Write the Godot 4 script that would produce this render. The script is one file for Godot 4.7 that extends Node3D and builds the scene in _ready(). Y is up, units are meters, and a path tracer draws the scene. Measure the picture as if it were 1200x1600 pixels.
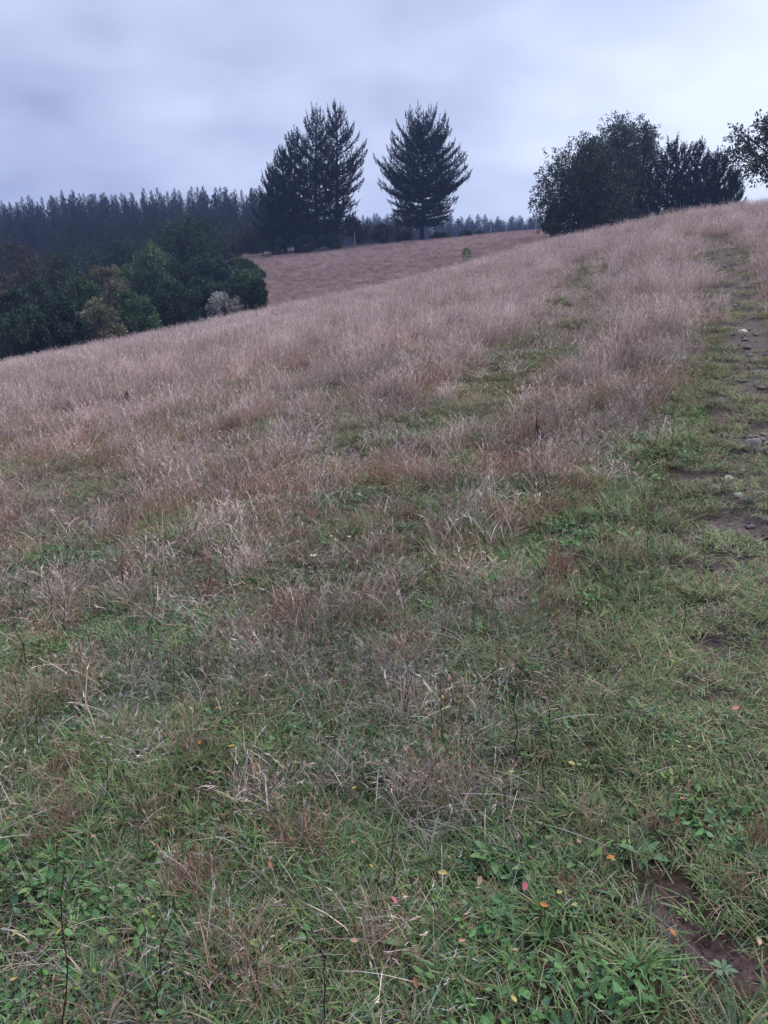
extends Node3D
# A grassy hillside under an overcast sky: dry meadow, a worn path, pines and native trees behind the brow.

const EYE := 1.6                      # camera height above the ground it stands on
const PITCH := 0.3054                 # camera looks 17.5 degrees down
const FOCAL := 1208.7                 # in pixels of the 1200 x 1600 photograph (vertical fov 67)

var rng := RandomNumberGenerator.new()
var wide_noise := FastNoiseLite.new()
var clump_noise := FastNoiseLite.new()
var bump_noise := FastNoiseLite.new()
var mats := {}
var taken := {}
var path_line: Array = []             # worn path, as Vector2(x, forward)
var rut_line: Array = []              # faint second track
var mud_spots: Array = []             # [centre, radius]


class MB:
	var v := PackedVector3Array()
	var c := PackedColorArray()

	func tri(a: Vector3, b: Vector3, d: Vector3, k: Color) -> void:
		v.append(a)
		v.append(b)
		v.append(d)
		c.append(k)
		c.append(k)
		c.append(k)

	# a tapering blade that bends over by "bend" towards its tip
	func blade(p: Vector3, dir: Vector3, bend: Vector3, side: Vector3, l: float, w: float, segs: int, k: Color) -> void:
		var pl := p - side * (w * 0.5)
		var pr := p + side * (w * 0.5)
		for i in range(1, segs + 1):
			var t := float(i) / segs
			var q := p + dir * (l * t) + bend * (l * t * t)
			if i == segs:
				tri(pl, pr, q, k)
			else:
				var h := w * 0.5 * (1.0 - t * t * 0.8)
				var ql := q - side * h
				var qr := q + side * h
				tri(pl, pr, qr, k)
				tri(pl, qr, ql, k)
				pl = ql
				pr = qr

	# an ovate leaf folded along its midrib and arching by "bend"
	func leaf(p: Vector3, dir: Vector3, up: Vector3, side: Vector3, l: float, w: float, bend: float, fold: float, k: Color) -> void:
		var prev := p
		var pl := p
		var pr := p
		var shape := [0.0, 0.62, 1.0, 0.78, 0.0]
		for i in range(1, 5):
			var t := i / 4.0
			var m := p + dir * (l * t) - up * (bend * l * t * t)
			var h: float = w * 0.5 * shape[i]
			var ql := m - side * h + up * (fold * h)
			var qr := m + side * h + up * (fold * h)
			if i == 1:
				tri(prev, m, ql, k)
				tri(prev, qr, m, k)
			elif i == 4:
				tri(pl, prev, m, k)
				tri(prev, pr, m, k)
			else:
				tri(pl, prev, m, k)
				tri(pl, m, ql, k)
				tri(prev, pr, qr, k)
				tri(prev, qr, m, k)
			prev = m
			pl = ql
			pr = qr

	func tube(pts: Array, radii: Array, n: int, k: Color) -> void:
		var last: Array = []
		for i in pts.size():
			var d: Vector3 = (pts[mini(i + 1, pts.size() - 1)] - pts[maxi(i - 1, 0)]).normalized()
			var a := d.cross(Vector3(0.31, 0.2, 0.93)).normalized()
			var b := d.cross(a)
			var ring: Array = []
			for j in n:
				var an := TAU * j / n
				ring.append(pts[i] + (a * cos(an) + b * sin(an)) * radii[i])
			if i > 0:
				for j in n:
					var j2 := (j + 1) % n
					tri(last[j], ring[j], ring[j2], k)
					tri(last[j], ring[j2], last[j2], k)
			last = ring

	func mesh() -> ArrayMesh:
		var arr := []
		arr.resize(Mesh.ARRAY_MAX)
		arr[Mesh.ARRAY_VERTEX] = v
		arr[Mesh.ARRAY_COLOR] = c
		var m := ArrayMesh.new()
		m.add_surface_from_arrays(Mesh.PRIMITIVE_TRIANGLES, arr)
		return m


# ---------------------------------------------------------------- terrain and the camera's view of it

func near_hill(d: float) -> float:
	if d < 0.0:
		return 0.042 * d
	return 0.042 * d - 0.00079 * d * d


func far_field(d: float) -> float:
	if d < 105.0:
		return 1.0 + 0.078 * (d - 60.0)
	return 4.51 + 0.012 * (d - 105.0)


func land(x: float, d: float) -> float:
	var g: float
	if d < 50.0:
		g = near_hill(d)
	elif d > 78.0:
		g = far_field(d)
	else:
		g = lerpf(near_hill(d), far_field(d), smoothstep(50.0, 78.0, d))
	var cross := lerpf(0.13, 0.2, smoothstep(4.0, 35.0, d))
	cross = lerpf(cross, 0.085, smoothstep(50.0, 100.0, d))
	var xs := 70.0 * tanh(x / 70.0)
	var h := g + cross * xs
	h += (0.6 * smoothstep(0.0, 10.0, x) - 0.95 * smoothstep(11.0, 24.0, x)) * smoothstep(15.0, 40.0, d) * (1.0 - smoothstep(48.0, 62.0, d))
	h -= 2.2 * smoothstep(0.0, 6.0, x - 0.2 * d) * smoothstep(50.0, 64.0, d) * (1.0 - smoothstep(105.0, 150.0, d))
	if d > 200.0:
		h += 0.06 * minf(d - 200.0, 100.0) * smoothstep(-5.0, -40.0, x) + 0.05 * clampf(d - 300.0, 0.0, 200.0)
	var hollow := smoothstep(0.0, 1.0, (-x - 0.2 * d) / 12.0) * smoothstep(42.0, 62.0, d) * (1.0 - smoothstep(100.0, 135.0, d))
	h -= 6.0 * hollow
	if absf(x) < 160.0 and d < 160.0:
		var away := smoothstep(2.0, 14.0, d)
		h += wide_noise.get_noise_2d(x * 4.0, d * 4.0) * 0.22 * away
		h += clump_noise.get_noise_2d(x * 1.4, d * 1.4) * 0.05
	return h


func ground_point(x: float, d: float) -> Vector3:
	return Vector3(x, land(x, d), -d)


func ray(px: float, py: float) -> Vector3:      # x right, y up, z forward; z is 1
	var u := (px - 600.0) / FOCAL
	var w := (800.0 - py) / FOCAL
	var fh := cos(PITCH) + w * sin(PITCH)
	return Vector3(u / fh, (-sin(PITCH) + w * cos(PITCH)) / fh, 1.0)


func at_distance(px: float, py: float, d: float) -> Vector3:
	var r := ray(px, py)
	return Vector3(r.x * d, EYE + r.y * d, -d)


func ground_at(px: float, py: float) -> Vector3:   # where the view through a pixel meets the ground
	var r := ray(px, py)
	var a := 0.4
	var b := 0.4
	while b < 140.0:
		b = a * 1.02 + 0.01
		if EYE + r.y * b < land(r.x * b, b):
			break
		a = b
	for i in 20:
		var m := (a + b) * 0.5
		if EYE + r.y * m < land(r.x * m, m):
			b = m
		else:
			a = m
	return ground_point(r.x * a, a)


func flat(p: Vector3) -> Vector2:
	return Vector2(p.x, -p.z)


func line_distance(q: Vector2, line: Array) -> float:
	var best := 1e9
	for i in range(line.size() - 1):
		var a: Vector2 = line[i]
		var ab: Vector2 = line[i + 1] - a
		var t := clampf((q - a).dot(ab) / maxf(ab.length_squared(), 1e-6), 0.0, 1.0)
		best = minf(best, q.distance_squared_to(a + ab * t))
	return sqrt(best)


func bare_mud(x: float, d: float, pad := 0.0) -> float:      # 1 on the trodden soil
	var q := Vector2(x, d)
	var best := 0.0
	for s in mud_spots:
		var r: float = maxf(q.distance_to(s[0]) - pad, 0.0) / s[1] + bump_noise.get_noise_2d(x * 9.0, d * 9.0) * 0.4
		best = maxf(best, 1.0 - smoothstep(0.75, 1.05, r))
	return best


func path_cover(x: float, d: float) -> float:    # 1 on the worn path, 0 beyond it
	var q := Vector2(x, d)
	var r := line_distance(q, path_line) + bump_noise.get_noise_2d(x * 2.0, d * 2.0) * 0.18
	return 1.0 - smoothstep(0.18, 0.44, r)


func dry_cover(x: float, d: float) -> float:     # share of tall dry grass
	var n1 := wide_noise.get_noise_2d(x * 14.0, d * 14.0)
	var n2 := bump_noise.get_noise_2d(x * 1.6, d * 1.6)
	var n3 := clump_noise.get_noise_2d(x * 1.3 + 31.0, d * 1.3)
	var v := smoothstep(1.3, 4.3, d + n1 * 1.8 + n2 * 1.0 - x * (0.5 if x < 0.0 else 0.28))
	v = maxf(v, 0.9 * smoothstep(0.24, 0.5, n2 + 0.12 * n1) * smoothstep(-0.3, 0.5, 1.1 - x))
	v *= lerpf(0.52, 1.0, smoothstep(-0.5, 0.1, n3 + 0.5 * n1 + 0.3 * smoothstep(6.0, 30.0, d)))
	var q := Vector2(x, d)
	var r := line_distance(q, path_line) + n2 * 0.25
	v *= smoothstep(lerpf(0.5, 0.2, smoothstep(5.0, 12.0, d)), lerpf(1.0, 0.7, smoothstep(5.0, 12.0, d)), r + n1 * 0.3)
	if d > 3.5:
		v *= lerpf(0.3, 1.0, smoothstep(0.3, 0.85, line_distance(q, rut_line) + n2 * 0.3))
	return clampf(v, 0.0, 1.0)


# ---------------------------------------------------------------- names, labels, materials

func numbered(called: String) -> String:
	if not taken.has(called):
		taken[called] = 0
		return called
	taken[called] += 1
	return "%s_%03d" % [called, taken[called]]


func tag(o: Node3D, label: String, category := "", group := "", kind := "") -> void:
	o.set_meta("label", label)
	if category:
		o.set_meta("category", category)
	if group:
		o.set_meta("group", group)
	if kind:
		o.set_meta("kind", kind)


func thing(called: String, where: Vector3, turn := 0.0) -> Node3D:
	var o := Node3D.new()
	o.name = numbered(called)
	add_child(o)
	o.position = where
	o.rotation.y = turn
	return o


func part(called: String, m: Mesh, mat: Material, parent: Node) -> MeshInstance3D:
	var o := MeshInstance3D.new()
	o.name = called
	o.mesh = m
	o.material_override = mat
	parent.add_child(o, true)
	return o


func single(called: String, m: Mesh, mat: Material, where: Vector3) -> MeshInstance3D:
	var o := MeshInstance3D.new()
	o.name = numbered(called)
	o.mesh = m
	o.material_override = mat
	add_child(o)
	o.position = where
	return o


func copy_of(o: Node3D, called: String) -> Node3D:
	var r: Node3D = o.duplicate()
	r.name = numbered(called)
	add_child(r)
	return r


func plant_material(rough: float, through: float, tint := Color.WHITE) -> StandardMaterial3D:
	var m := StandardMaterial3D.new()
	m.vertex_color_use_as_albedo = true
	m.albedo_color = tint
	m.roughness = rough
	m.metallic_specular = 0.3
	m.cull_mode = BaseMaterial3D.CULL_DISABLED
	if through > 0.0:
		m.backlight_enabled = true
		m.backlight = Color(through, through, through)
	return m


func noise_texture(frequency: float, ramp: Gradient, normal := false, strength := 4.0, sd := 1) -> NoiseTexture2D:
	var n := FastNoiseLite.new()
	n.seed = sd
	n.noise_type = FastNoiseLite.TYPE_SIMPLEX_SMOOTH
	n.frequency = frequency
	n.fractal_octaves = 5
	var t := NoiseTexture2D.new()
	t.width = 512
	t.height = 512
	t.seamless = true
	t.noise = n
	if normal:
		t.as_normal_map = true
		t.bump_strength = strength
	elif ramp:
		t.color_ramp = ramp
	return t


func vary(k: Color, amount: float) -> Color:
	var b := 1.0 + rng.randf_range(-amount, amount)
	return Color(k.r * b * rng.randf_range(0.93, 1.07), k.g * b, k.b * b * rng.randf_range(0.92, 1.08))


func pick(a: Array):
	return a[rng.randi() % a.size()]


func any_way() -> Vector3:
	var z := rng.randf_range(-1.0, 1.0)
	var a := rng.randf() * TAU
	var s := sqrt(1.0 - z * z)
	return Vector3(s * cos(a), z, s * sin(a))


# ---------------------------------------------------------------- start

func _ready() -> void:
	rng.seed = 20240
	wide_noise.seed = 5
	wide_noise.noise_type = FastNoiseLite.TYPE_SIMPLEX_SMOOTH
	wide_noise.frequency = 0.02
	wide_noise.fractal_octaves = 3
	clump_noise.seed = 11
	clump_noise.noise_type = FastNoiseLite.TYPE_SIMPLEX_SMOOTH
	clump_noise.frequency = 0.7
	clump_noise.fractal_octaves = 2
	bump_noise.seed = 23
	bump_noise.noise_type = FastNoiseLite.TYPE_SIMPLEX_SMOOTH
	bump_noise.frequency = 1.0
	bump_noise.fractal_octaves = 3
	set_view()
	set_light()
	print("view set")
	lay_lines()
	make_materials()
	make_ground()
	print("ground")
	make_far_trees()
	print("far trees")
	make_grass()
	print("grass")
	make_small_plants()
	print("done")


func set_view() -> void:
	var cam := Camera3D.new()
	cam.name = "camera"
	add_child(cam)
	cam.fov = 67.0
	cam.near = 0.05
	cam.far = 4000.0
	cam.position = Vector3(0, EYE, 0)
	cam.rotation = Vector3(-PITCH, 0, 0)
	cam.current = true


func set_light() -> void:
	var cloud := FastNoiseLite.new()
	cloud.seed = 3
	cloud.noise_type = FastNoiseLite.TYPE_SIMPLEX_SMOOTH
	cloud.frequency = 1.0
	cloud.fractal_octaves = 4
	var w := 1024
	var h := 512
	var im := Image.create_empty(w, h, false, Image.FORMAT_RGBF)
	var toward := Vector3(0.44, 0.1, -0.9).normalized()
	for j in h:
		var e := PI * (0.5 - (j + 0.5) / h)
		for i in w:
			var a := TAU * (i + 0.5) / w
			var dir := Vector3(sin(a) * cos(e), sin(e), -cos(a) * cos(e))
			# cloud sheet seen in perspective: stretched along the horizon
			var s := 1.0 / (maxf(dir.y, 0.0) + 0.3)
			var n := cloud.get_noise_3d(dir.x * s * 1.1, dir.z * s * 1.1, dir.y * 2.0)
			var n2 := cloud.get_noise_3d(dir.x * s * 3.0, dir.z * s * 3.0, dir.y * 6.0 + 7.7)
			var near_sun := maxf(dir.dot(toward), 0.0)
			var glow := 0.16 * pow(near_sun, 5.0) + 0.42 * pow(near_sun, 45.0)
			var low := exp(-maxf(dir.y, 0.0) * 7.0)
			var b := 0.70 + 0.2 * low + glow + n * 0.2 + n2 * 0.14
			b = clampf(b, 0.42, 1.25)
			var white := clampf((b - 0.55) * 1.5, 0.0, 1.0)
			var k := Color(0.755, 0.885, 1.36).lerp(Color(0.9, 0.985, 1.22), white)
			im.set_pixel(i, j, Color(k.r * b, k.g * b, k.b * b))
	var pan := PanoramaSkyMaterial.new()
	pan.panorama = ImageTexture.create_from_image(im)
	var sky := Sky.new()
	sky.sky_material = pan
	var env := Environment.new()
	env.background_mode = Environment.BG_SKY
	env.sky = sky
	env.background_energy_multiplier = 0.416
	env.tonemap_mode = Environment.TONE_MAPPER_LINEAR
	env.tonemap_exposure = 2.1
	env.sdfgi_enabled = true
	env.ssao_enabled = true
	env.ssil_enabled = true
	env.fog_enabled = true
	env.fog_density = 0.00078
	env.fog_light_color = Color(0.66, 0.76, 1.0)
	var we := WorldEnvironment.new()
	we.name = "world_environment"
	we.environment = env
	add_child(we)
	var sun := DirectionalLight3D.new()
	sun.name = "sun"
	sun.light_energy = 0.5
	sun.light_color = Color(1.0, 0.98, 0.98)
	sun.light_angular_distance = 40.0
	sun.shadow_enabled = true
	add_child(sun)
	sun.look_at_from_position(Vector3.ZERO, -Vector3(0.45, 1.0, -0.45), Vector3.UP)


func lay_lines() -> void:
	for p in [[1122, 372], [1130, 400], [1140, 430], [1160, 500], [1178, 570], [1190, 640], [1185, 720], [1178, 800], [1165, 900], [1160, 1000], [1165, 1100]]:
		path_line.append(flat(ground_at(p[0], p[1])))
	for p in [[918, 405], [905, 450], [895, 505], [815, 575], [735, 640], [560, 690]]:
		rut_line.append(flat(ground_at(p[0], p[1])))
	for s in [[1052, 1430, 0.085], [1095, 1470, 0.09], [1150, 1505, 0.08], [1008, 1413, 0.05], [1118, 1560, 0.04], [1190, 1525, 0.07], [675, 925, 0.05]]:
		var q := flat(ground_at(s[0], s[1]))
		mud_spots.append([q, s[2]])


func make_materials() -> void:
	mats.turf = plant_material(0.75, 0.55)
	mats.dry = plant_material(0.85, 0.5)
	mats.broad = plant_material(0.55, 0.5)
	mats.pine = plant_material(0.8, 0.25)
	mats.tree_leaf = plant_material(0.6, 0.4)
	mats.wood = plant_material(0.95, 0.0)
	mats.stalk = plant_material(0.9, 0.0)
	var soil := StandardMaterial3D.new()
	soil.vertex_color_use_as_albedo = true
	soil.roughness = 0.95
	soil.metallic_specular = 0.25
	var g := Gradient.new()
	g.offsets = PackedFloat32Array([0.0, 0.4, 0.6, 1.0])
	g.colors = PackedColorArray([Color(0.55, 0.52, 0.5), Color(0.82, 0.8, 0.78), Color(0.95, 0.93, 0.9), Color(1, 1, 1)])
	soil.albedo_texture = noise_texture(0.03, g, false, 0.0, 4)
	soil.normal_enabled = true
	soil.normal_texture = noise_texture(0.04, null, true, 6.0, 9)
	soil.normal_scale = 1.0
	soil.uv1_triplanar = true
	soil.uv1_world_triplanar = true
	soil.uv1_scale = Vector3(2.3, 2.3, 2.3)
	mats.soil = soil
	var stone := StandardMaterial3D.new()
	stone.albedo_color = Color(0.52, 0.5, 0.5)
	stone.roughness = 0.9
	stone.albedo_texture = soil.albedo_texture
	stone.uv1_triplanar = true
	stone.uv1_scale = Vector3(6, 6, 6)
	mats.stone = stone
	var pale: StandardMaterial3D = stone.duplicate()
	pale.albedo_color = Color(0.86, 0.84, 0.82)
	mats.pale_stone = pale
	var crumb := StandardMaterial3D.new()
	crumb.albedo_color = Color(0.36, 0.31, 0.31)
	crumb.roughness = 0.95
	mats.crumb = crumb


# ---------------------------------------------------------------- ground

func steps(from: float, fine_to: float, fine: float, far: float, growth: float) -> PackedFloat32Array:
	var a := PackedFloat32Array()
	var s := fine
	var p := from
	while p < far:
		a.append(p)
		if p > fine_to:
			s *= growth
		p += s
	a.append(far)
	return a


func ground_color(x: float, d: float) -> Color:
	var dry := dry_cover(x, d) if d > 0.4 and d < 62.0 and absf(x) < 60.0 else 0.8
	var n := bump_noise.get_noise_2d(x * 3.0, d * 3.0)
	var turf := Color(0.075, 0.075, 0.04).lerp(Color(0.055, 0.04, 0.03), clampf(0.5 + n, 0.0, 1.0))
	var thatch := Color(0.17, 0.115, 0.085).lerp(Color(0.25, 0.18, 0.145), clampf(0.5 + n, 0.0, 1.0))
	var k := turf.lerp(thatch, dry * smoothstep(2.0, 8.0, d))
	if d > 50.0:
		var wn := wide_noise.get_noise_2d(x * 5.0, d * 9.0)
		var field := Color(0.27, 0.195, 0.185).lerp(Color(0.19, 0.155, 0.12), clampf(0.35 + wn * 1.3, 0.0, 1.0))
		k = k.lerp(field, smoothstep(50.0, 62.0, d))
		if d > 104.0:
			k = k.lerp(Color(0.33, 0.27, 0.19), smoothstep(104.0, 110.0, d) * (1.0 - smoothstep(118.0, 125.0, d)))
			k = k.lerp(Color(0.14, 0.11, 0.08), smoothstep(118.0, 126.0, d))
	if d < 62.0 and d > 0.3 and absf(x) < 60.0:
		var worn := path_cover(x, d)
		if worn > 0.0:
			k = k.lerp(Color(0.17, 0.145, 0.14), worn * 0.85)
		var mud := bare_mud(x, d)
		if mud > 0.0:
			k = k.lerp(Color(0.125, 0.088, 0.09).lerp(Color(0.085, 0.06, 0.06), clampf(0.5 + 1.2 * bump_noise.get_noise_2d(x * 14.0, d * 14.0), 0.0, 1.0)), mud)
	return k


func make_ground() -> void:
	var right := steps(0.0, 2.6, 0.04, 900.0, 1.045)
	var xs := PackedFloat32Array()
	for i in range(right.size() - 1, 0, -1):
		xs.append(-right[i])
	xs.append_array(right)
	var ds := PackedFloat32Array()
	for v in [-60.0, -20.0, -8.0, -3.0, -1.0, 0.0, 0.4]:
		ds.append(v)
	ds.append_array(steps(0.7, 4.5, 0.03, 1400.0, 1.03))
	var nx := xs.size()
	var nd := ds.size()
	var v := PackedVector3Array()
	var c := PackedColorArray()
	var nrm := PackedVector3Array()
	v.resize(nx * nd)
	c.resize(nx * nd)
	nrm.resize(nx * nd)
	for j in nd:
		var d := ds[j]
		for i in nx:
			var x := xs[i]
			var y := land(x, d)
			if d < 40.0 and d > 0.3 and absf(x) < 30.0:
				var worn := maxf(path_cover(x, d), bare_mud(x, d))
				y -= 0.03 * path_cover(x, d)
				y += bump_noise.get_noise_2d(x * 11.0, d * 11.0) * 0.012 * (1.0 + worn)
				y += bump_noise.get_noise_2d(x * 30.0 + 9.0, d * 30.0) * 0.008 * worn
			v[j * nx + i] = Vector3(x, y, -d)
			c[j * nx + i] = ground_color(x, d)
	var idx := PackedInt32Array()
	for j in nd - 1:
		for i in nx - 1:
			var a := j * nx + i
			idx.append_array([a, a + nx, a + 1, a + 1, a + nx, a + nx + 1])
	for j in nd:
		for i in nx:
			var l := v[j * nx + maxi(i - 1, 0)]
			var r := v[j * nx + mini(i + 1, nx - 1)]
			var n := v[maxi(j - 1, 0) * nx + i]
			var f := v[mini(j + 1, nd - 1) * nx + i]
			nrm[j * nx + i] = (r - l).cross(f - n).normalized()
	var arr := []
	arr.resize(Mesh.ARRAY_MAX)
	arr[Mesh.ARRAY_VERTEX] = v
	arr[Mesh.ARRAY_NORMAL] = nrm
	arr[Mesh.ARRAY_COLOR] = c
	arr[Mesh.ARRAY_INDEX] = idx
	var m := ArrayMesh.new()
	m.add_surface_from_arrays(Mesh.PRIMITIVE_TRIANGLES, arr)
	var o := single("ground", m, mats.soil, Vector3.ZERO)
	tag(o, "sloping hillside ground of soil and thatch with a worn path", "", "", "structure")


# ---------------------------------------------------------------- trees

func brush(mb: MB, p: Vector3, dir: Vector3, n: int, l: float, w: float, k: Color, spread := 0.55) -> void:
	for i in n:
		var d := (dir + any_way() * spread).normalized()
		var s := d.cross(any_way()).normalized()
		var ll := l * rng.randf_range(0.7, 1.1)
		var kk := vary(k, 0.35)
		mb.tri(p - s * (w * 0.5), p + s * (w * 0.5), p + d * ll, kk)


func profile(table: Array, t: float) -> float:
	for i in range(table.size() - 1):
		if t <= table[i + 1][0]:
			return lerpf(table[i][1], table[i + 1][1], (t - table[i][0]) / (table[i + 1][0] - table[i][0]))
	return table[table.size() - 1][1]


# a broad open-grown pine: branches leave the trunk, run outwards and turn up at the tips; table: [height share, reach as share of height]
func big_pine(where: Vector3, height: float, table: Array, bare: float, count: int, k: Color) -> Node3D:
	var o := thing("pine_tree", where)
	var bark := MB.new()
	var crown := MB.new()
	var pts: Array = []
	var radii: Array = []
	var sway := rng.randf_range(-0.012, 0.012) * height
	for i in 11:
		var t := i / 10.0
		pts.append(Vector3(sway * sin(t * 5.0), height * t * 0.95 - (0.3 if i == 0 else 0.0), sway * 0.7 * sin(t * 4.0 + 1.0)))
		radii.append(lerpf(height * 0.021, 0.03, pow(t, 0.8)) * (1.25 if i == 0 else 1.0))
	var brown := Color(0.04, 0.031, 0.027)
	bark.tube(pts, radii, 7, brown)
	var az := rng.randf() * TAU
	for b in count:
		# tips are spread evenly over the height, with more of them where the crown is wide
		var t := lerpf(bare, 1.0, pow((b + rng.randf()) / count, 1.2))
		az += 2.4 + rng.randf_range(-0.3, 0.3)
		var reach := profile(table, t) * height * (rng.randf_range(0.82, 1.08) if b % 3 else rng.randf_range(0.35, 0.8))
		var steep := lerpf(0.0, 0.55, smoothstep(bare, 0.8, t)) + 0.8 * smoothstep(0.8, 1.0, t) + rng.randf_range(-0.12, 0.16)
		var tip_y := t * height
		var y0 := maxf(tip_y - reach * steep - 0.2, bare * height * 0.9)
		var ty := clampf(y0 / (height * 0.95), 0.0, 0.999) * 10.0
		var root: Vector3 = pts[int(ty)].lerp(pts[int(ty) + 1], fmod(ty, 1.0))
		var out := Vector3(cos(az), 0, sin(az))
		var across := Vector3(-sin(az), 0, cos(az))
		var long := maxf(reach, 0.4)
		var bp: Array = []
		var br: Array = []
		for i in 6:
			var s := i / 5.0
			var wob := across * (sin(s * 4.0 + b) * 0.05 * long)
			bp.append(Vector3(root.x, y0, root.z) + out * (long * s) + Vector3.UP * ((tip_y - y0) * pow(s, 2.2)) + wob)
			br.append(lerpf(0.045 + 0.008 * long, 0.012, s))
		bark.tube(bp, br, 3, brown)
		var arc := long + 0.6 * (tip_y - y0)
		var s := 0.3
		var hand := 1.0
		while s < 1.0:
			var f := s * 5.0
			var q: Vector3 = bp[int(f)].lerp(bp[mini(int(f) + 1, 5)], fmod(f, 1.0))
			var along: Vector3 = (bp[mini(int(f) + 1, 5)] - bp[int(f)]).normalized()
			hand = -hand
			var tl := clampf(arc * 0.32 * (1.12 - s), 0.25, 1.5) * rng.randf_range(0.6, 1.25)
			var td := (along * 0.7 + across * (hand * rng.randf_range(0.35, 1.0)) + Vector3.UP * rng.randf_range(-0.1, 0.35)).normalized()
			var u := 0.1
			while u < tl:
				brush(crown, q + td * u + Vector3.UP * (0.15 * u * u), (td + Vector3.UP * 0.4).normalized(), 7, 0.36, 0.085, k, 0.95)
				u += 0.31
			var e := q + td * tl + Vector3.UP * (0.15 * tl * tl)
			var shoot := (td * 0.9 + Vector3.UP * 0.7 + any_way() * 0.3).normalized()
			brush(crown, e, shoot, 6, 0.4, 0.07, k, 0.7)
			brush(crown, e + shoot * 0.25, shoot, 4, 0.32, 0.06, k, 0.5)
			s += rng.randf_range(0.22, 0.36) / arc
		var tip: Vector3 = bp[5]
		var up: Vector3 = ((bp[5] - bp[4]).normalized() * 0.5 + Vector3.UP * (0.5 + 0.5 * t)).normalized()
		var candle := rng.randf_range(0.1, 0.5 + 0.5 * t)
		var c := -0.6
		while c < candle:
			brush(crown, tip + up * c, up, 5, 0.3, 0.065, k, 0.8 - 0.4 * maxf(c, 0.0) / candle)
			c += 0.2
	part("trunk", bark.mesh(), mats.wood, o)
	part("crown", crown.mesh(), mats.pine, o)
	return o


# a narrow plantation conifer, seen from far away
func spire_meshes(height: float, radius: float, k: Color) -> Array:
	var bark := MB.new()
	var crown := MB.new()
	bark.tube([Vector3(0, -0.4, 0), Vector3(0, height * 0.5, 0), Vector3(0, height, 0)], [0.2, 0.12, 0.02], 5, Color(0.07, 0.06, 0.055))
	var y := height * 0.12
	while y < height:
		var t := y / height
		var r := radius * (lerpf(1.0, 0.5, t / 0.72) if t < 0.72 else 0.5 * pow((1.0 - t) / 0.28, 0.8)) + 0.04
		var nl := clampf(0.22 + 0.32 * r, 0.2, 0.7)
		for b in rng.randi_range(5, 7):
			var az := rng.randf() * TAU
			var long := r * rng.randf_range(0.6, 1.15)
			var out := Vector3(cos(az), 0.35 + 0.6 * t, sin(az)).normalized()
			var u := 0.15
			while u < long:
				brush(crown, Vector3(0, y, 0) + out * u, (out + Vector3.UP * 0.3).normalized(), 3, nl, 0.1, k, 0.65)
				u += 0.36
			brush(crown, Vector3(0, y, 0) + out * long, (out + Vector3.UP * 0.7).normalized(), 4, nl, 0.09, k, 0.5)
		y += 0.42
	brush(crown, Vector3(0, height - 0.6, 0), Vector3.UP, 4, 1.0, 0.07, k, 0.1)
	return [bark.mesh(), crown.mesh()]


# a broadleaved tree or shrub: limbs carrying lobes of leaf clumps
func leafy(called: String, where: Vector3, height: float, rx: float, low: float, lobes: int, leaf: float, count: int, colors: Array, gap := 0.0, upright := 0.0) -> Node3D:
	var o := thing(called, where)
	var bark := MB.new()
	var crown := MB.new()
	var wood := Color(0.06, 0.052, 0.045)
	var fork := Vector3(rng.randf_range(-0.2, 0.2), height * clampf(low + 0.1, 0.1, 0.4), rng.randf_range(-0.2, 0.2))
	var girth := 0.022 * height + 0.03
	bark.tube([Vector3(0, -0.3, 0), fork * 0.5 + Vector3(0.05, 0, 0.03), fork], [girth * 1.2, girth, girth * 0.8], 6, wood)
	var cy := height * (low + 1.0) * 0.5
	var ry := height * (1.0 - low) * 0.5
	var balls: Array = []
	for i in lobes:
		# lobes spread evenly over the crown's outside, some within
		var wy := 1.0 - 2.0 * (i + 0.5) / lobes
		var wa := 2.39996 * i + rng.randf_range(-0.4, 0.4)
		var wr := sqrt(maxf(1.0 - wy * wy, 0.0))
		var f := rng.randf_range(0.66, 0.84) if i % 4 else rng.randf_range(0.2, 0.5)
		var p := Vector3(cos(wa) * wr * rx * f, cy + wy * ry * f, sin(wa) * wr * rx * f)
		balls.append([p, minf(rx, ry) * rng.randf_range(0.26, 0.4)])
	balls.append([Vector3(rng.randf_range(-0.15, 0.15) * rx, height - ry * 0.26, 0), minf(rx, ry) * 0.26])
	var each := int(float(count) / balls.size())
	for b in balls:
		var p: Vector3 = b[0]
		var r: float = b[1]
		var mid := fork.lerp(p, 0.5) + Vector3(0, 0.05 * height, 0)
		bark.tube([fork, mid, p + Vector3(0, r * 0.4, 0)], [girth * 0.45, girth * 0.28, 0.015], 4, wood)
		var tone: Color = vary(pick(colors), 0.16)
		for tw in 5:
			bark.tube([mid.lerp(p, 0.6), p + any_way() * r * 0.9], [girth * 0.14, 0.008], 3, wood)
		# twigs end in sprays of leaves
		var sprays := maxi(each / 9, 3)
		for s in sprays:
			var w := any_way()
			var f := pow(rng.randf(), 0.4) * rng.randf_range(0.75, 1.2)
			var q := p + Vector3(w.x * r * f, w.y * r * f * (0.85 + upright), w.z * r * f)
			if gap > 0.0 and clump_noise.get_noise_3d(q.x * 1.1, q.y * 1.1, q.z * 1.1 + where.x) < gap - 0.5:
				continue
			var face := (w + Vector3.UP * (0.5 + upright)).normalized()
			for i in 9:
				var d := (face + any_way() * 0.9).normalized()
				var side := d.cross(any_way()).normalized()
				var ll := leaf * rng.randf_range(0.6, 1.25)
				var e := q + any_way() * (leaf * 0.95)
				var kk := vary(tone, 0.3)
				var m := e + d * (ll * 0.5)
				mb_diamond(crown, e, m, e + d * ll, side * (ll * 0.27), kk)
	part("trunk", bark.mesh(), mats.wood, o)
	part("crown", crown.mesh(), mats.tree_leaf, o)
	return o


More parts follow.
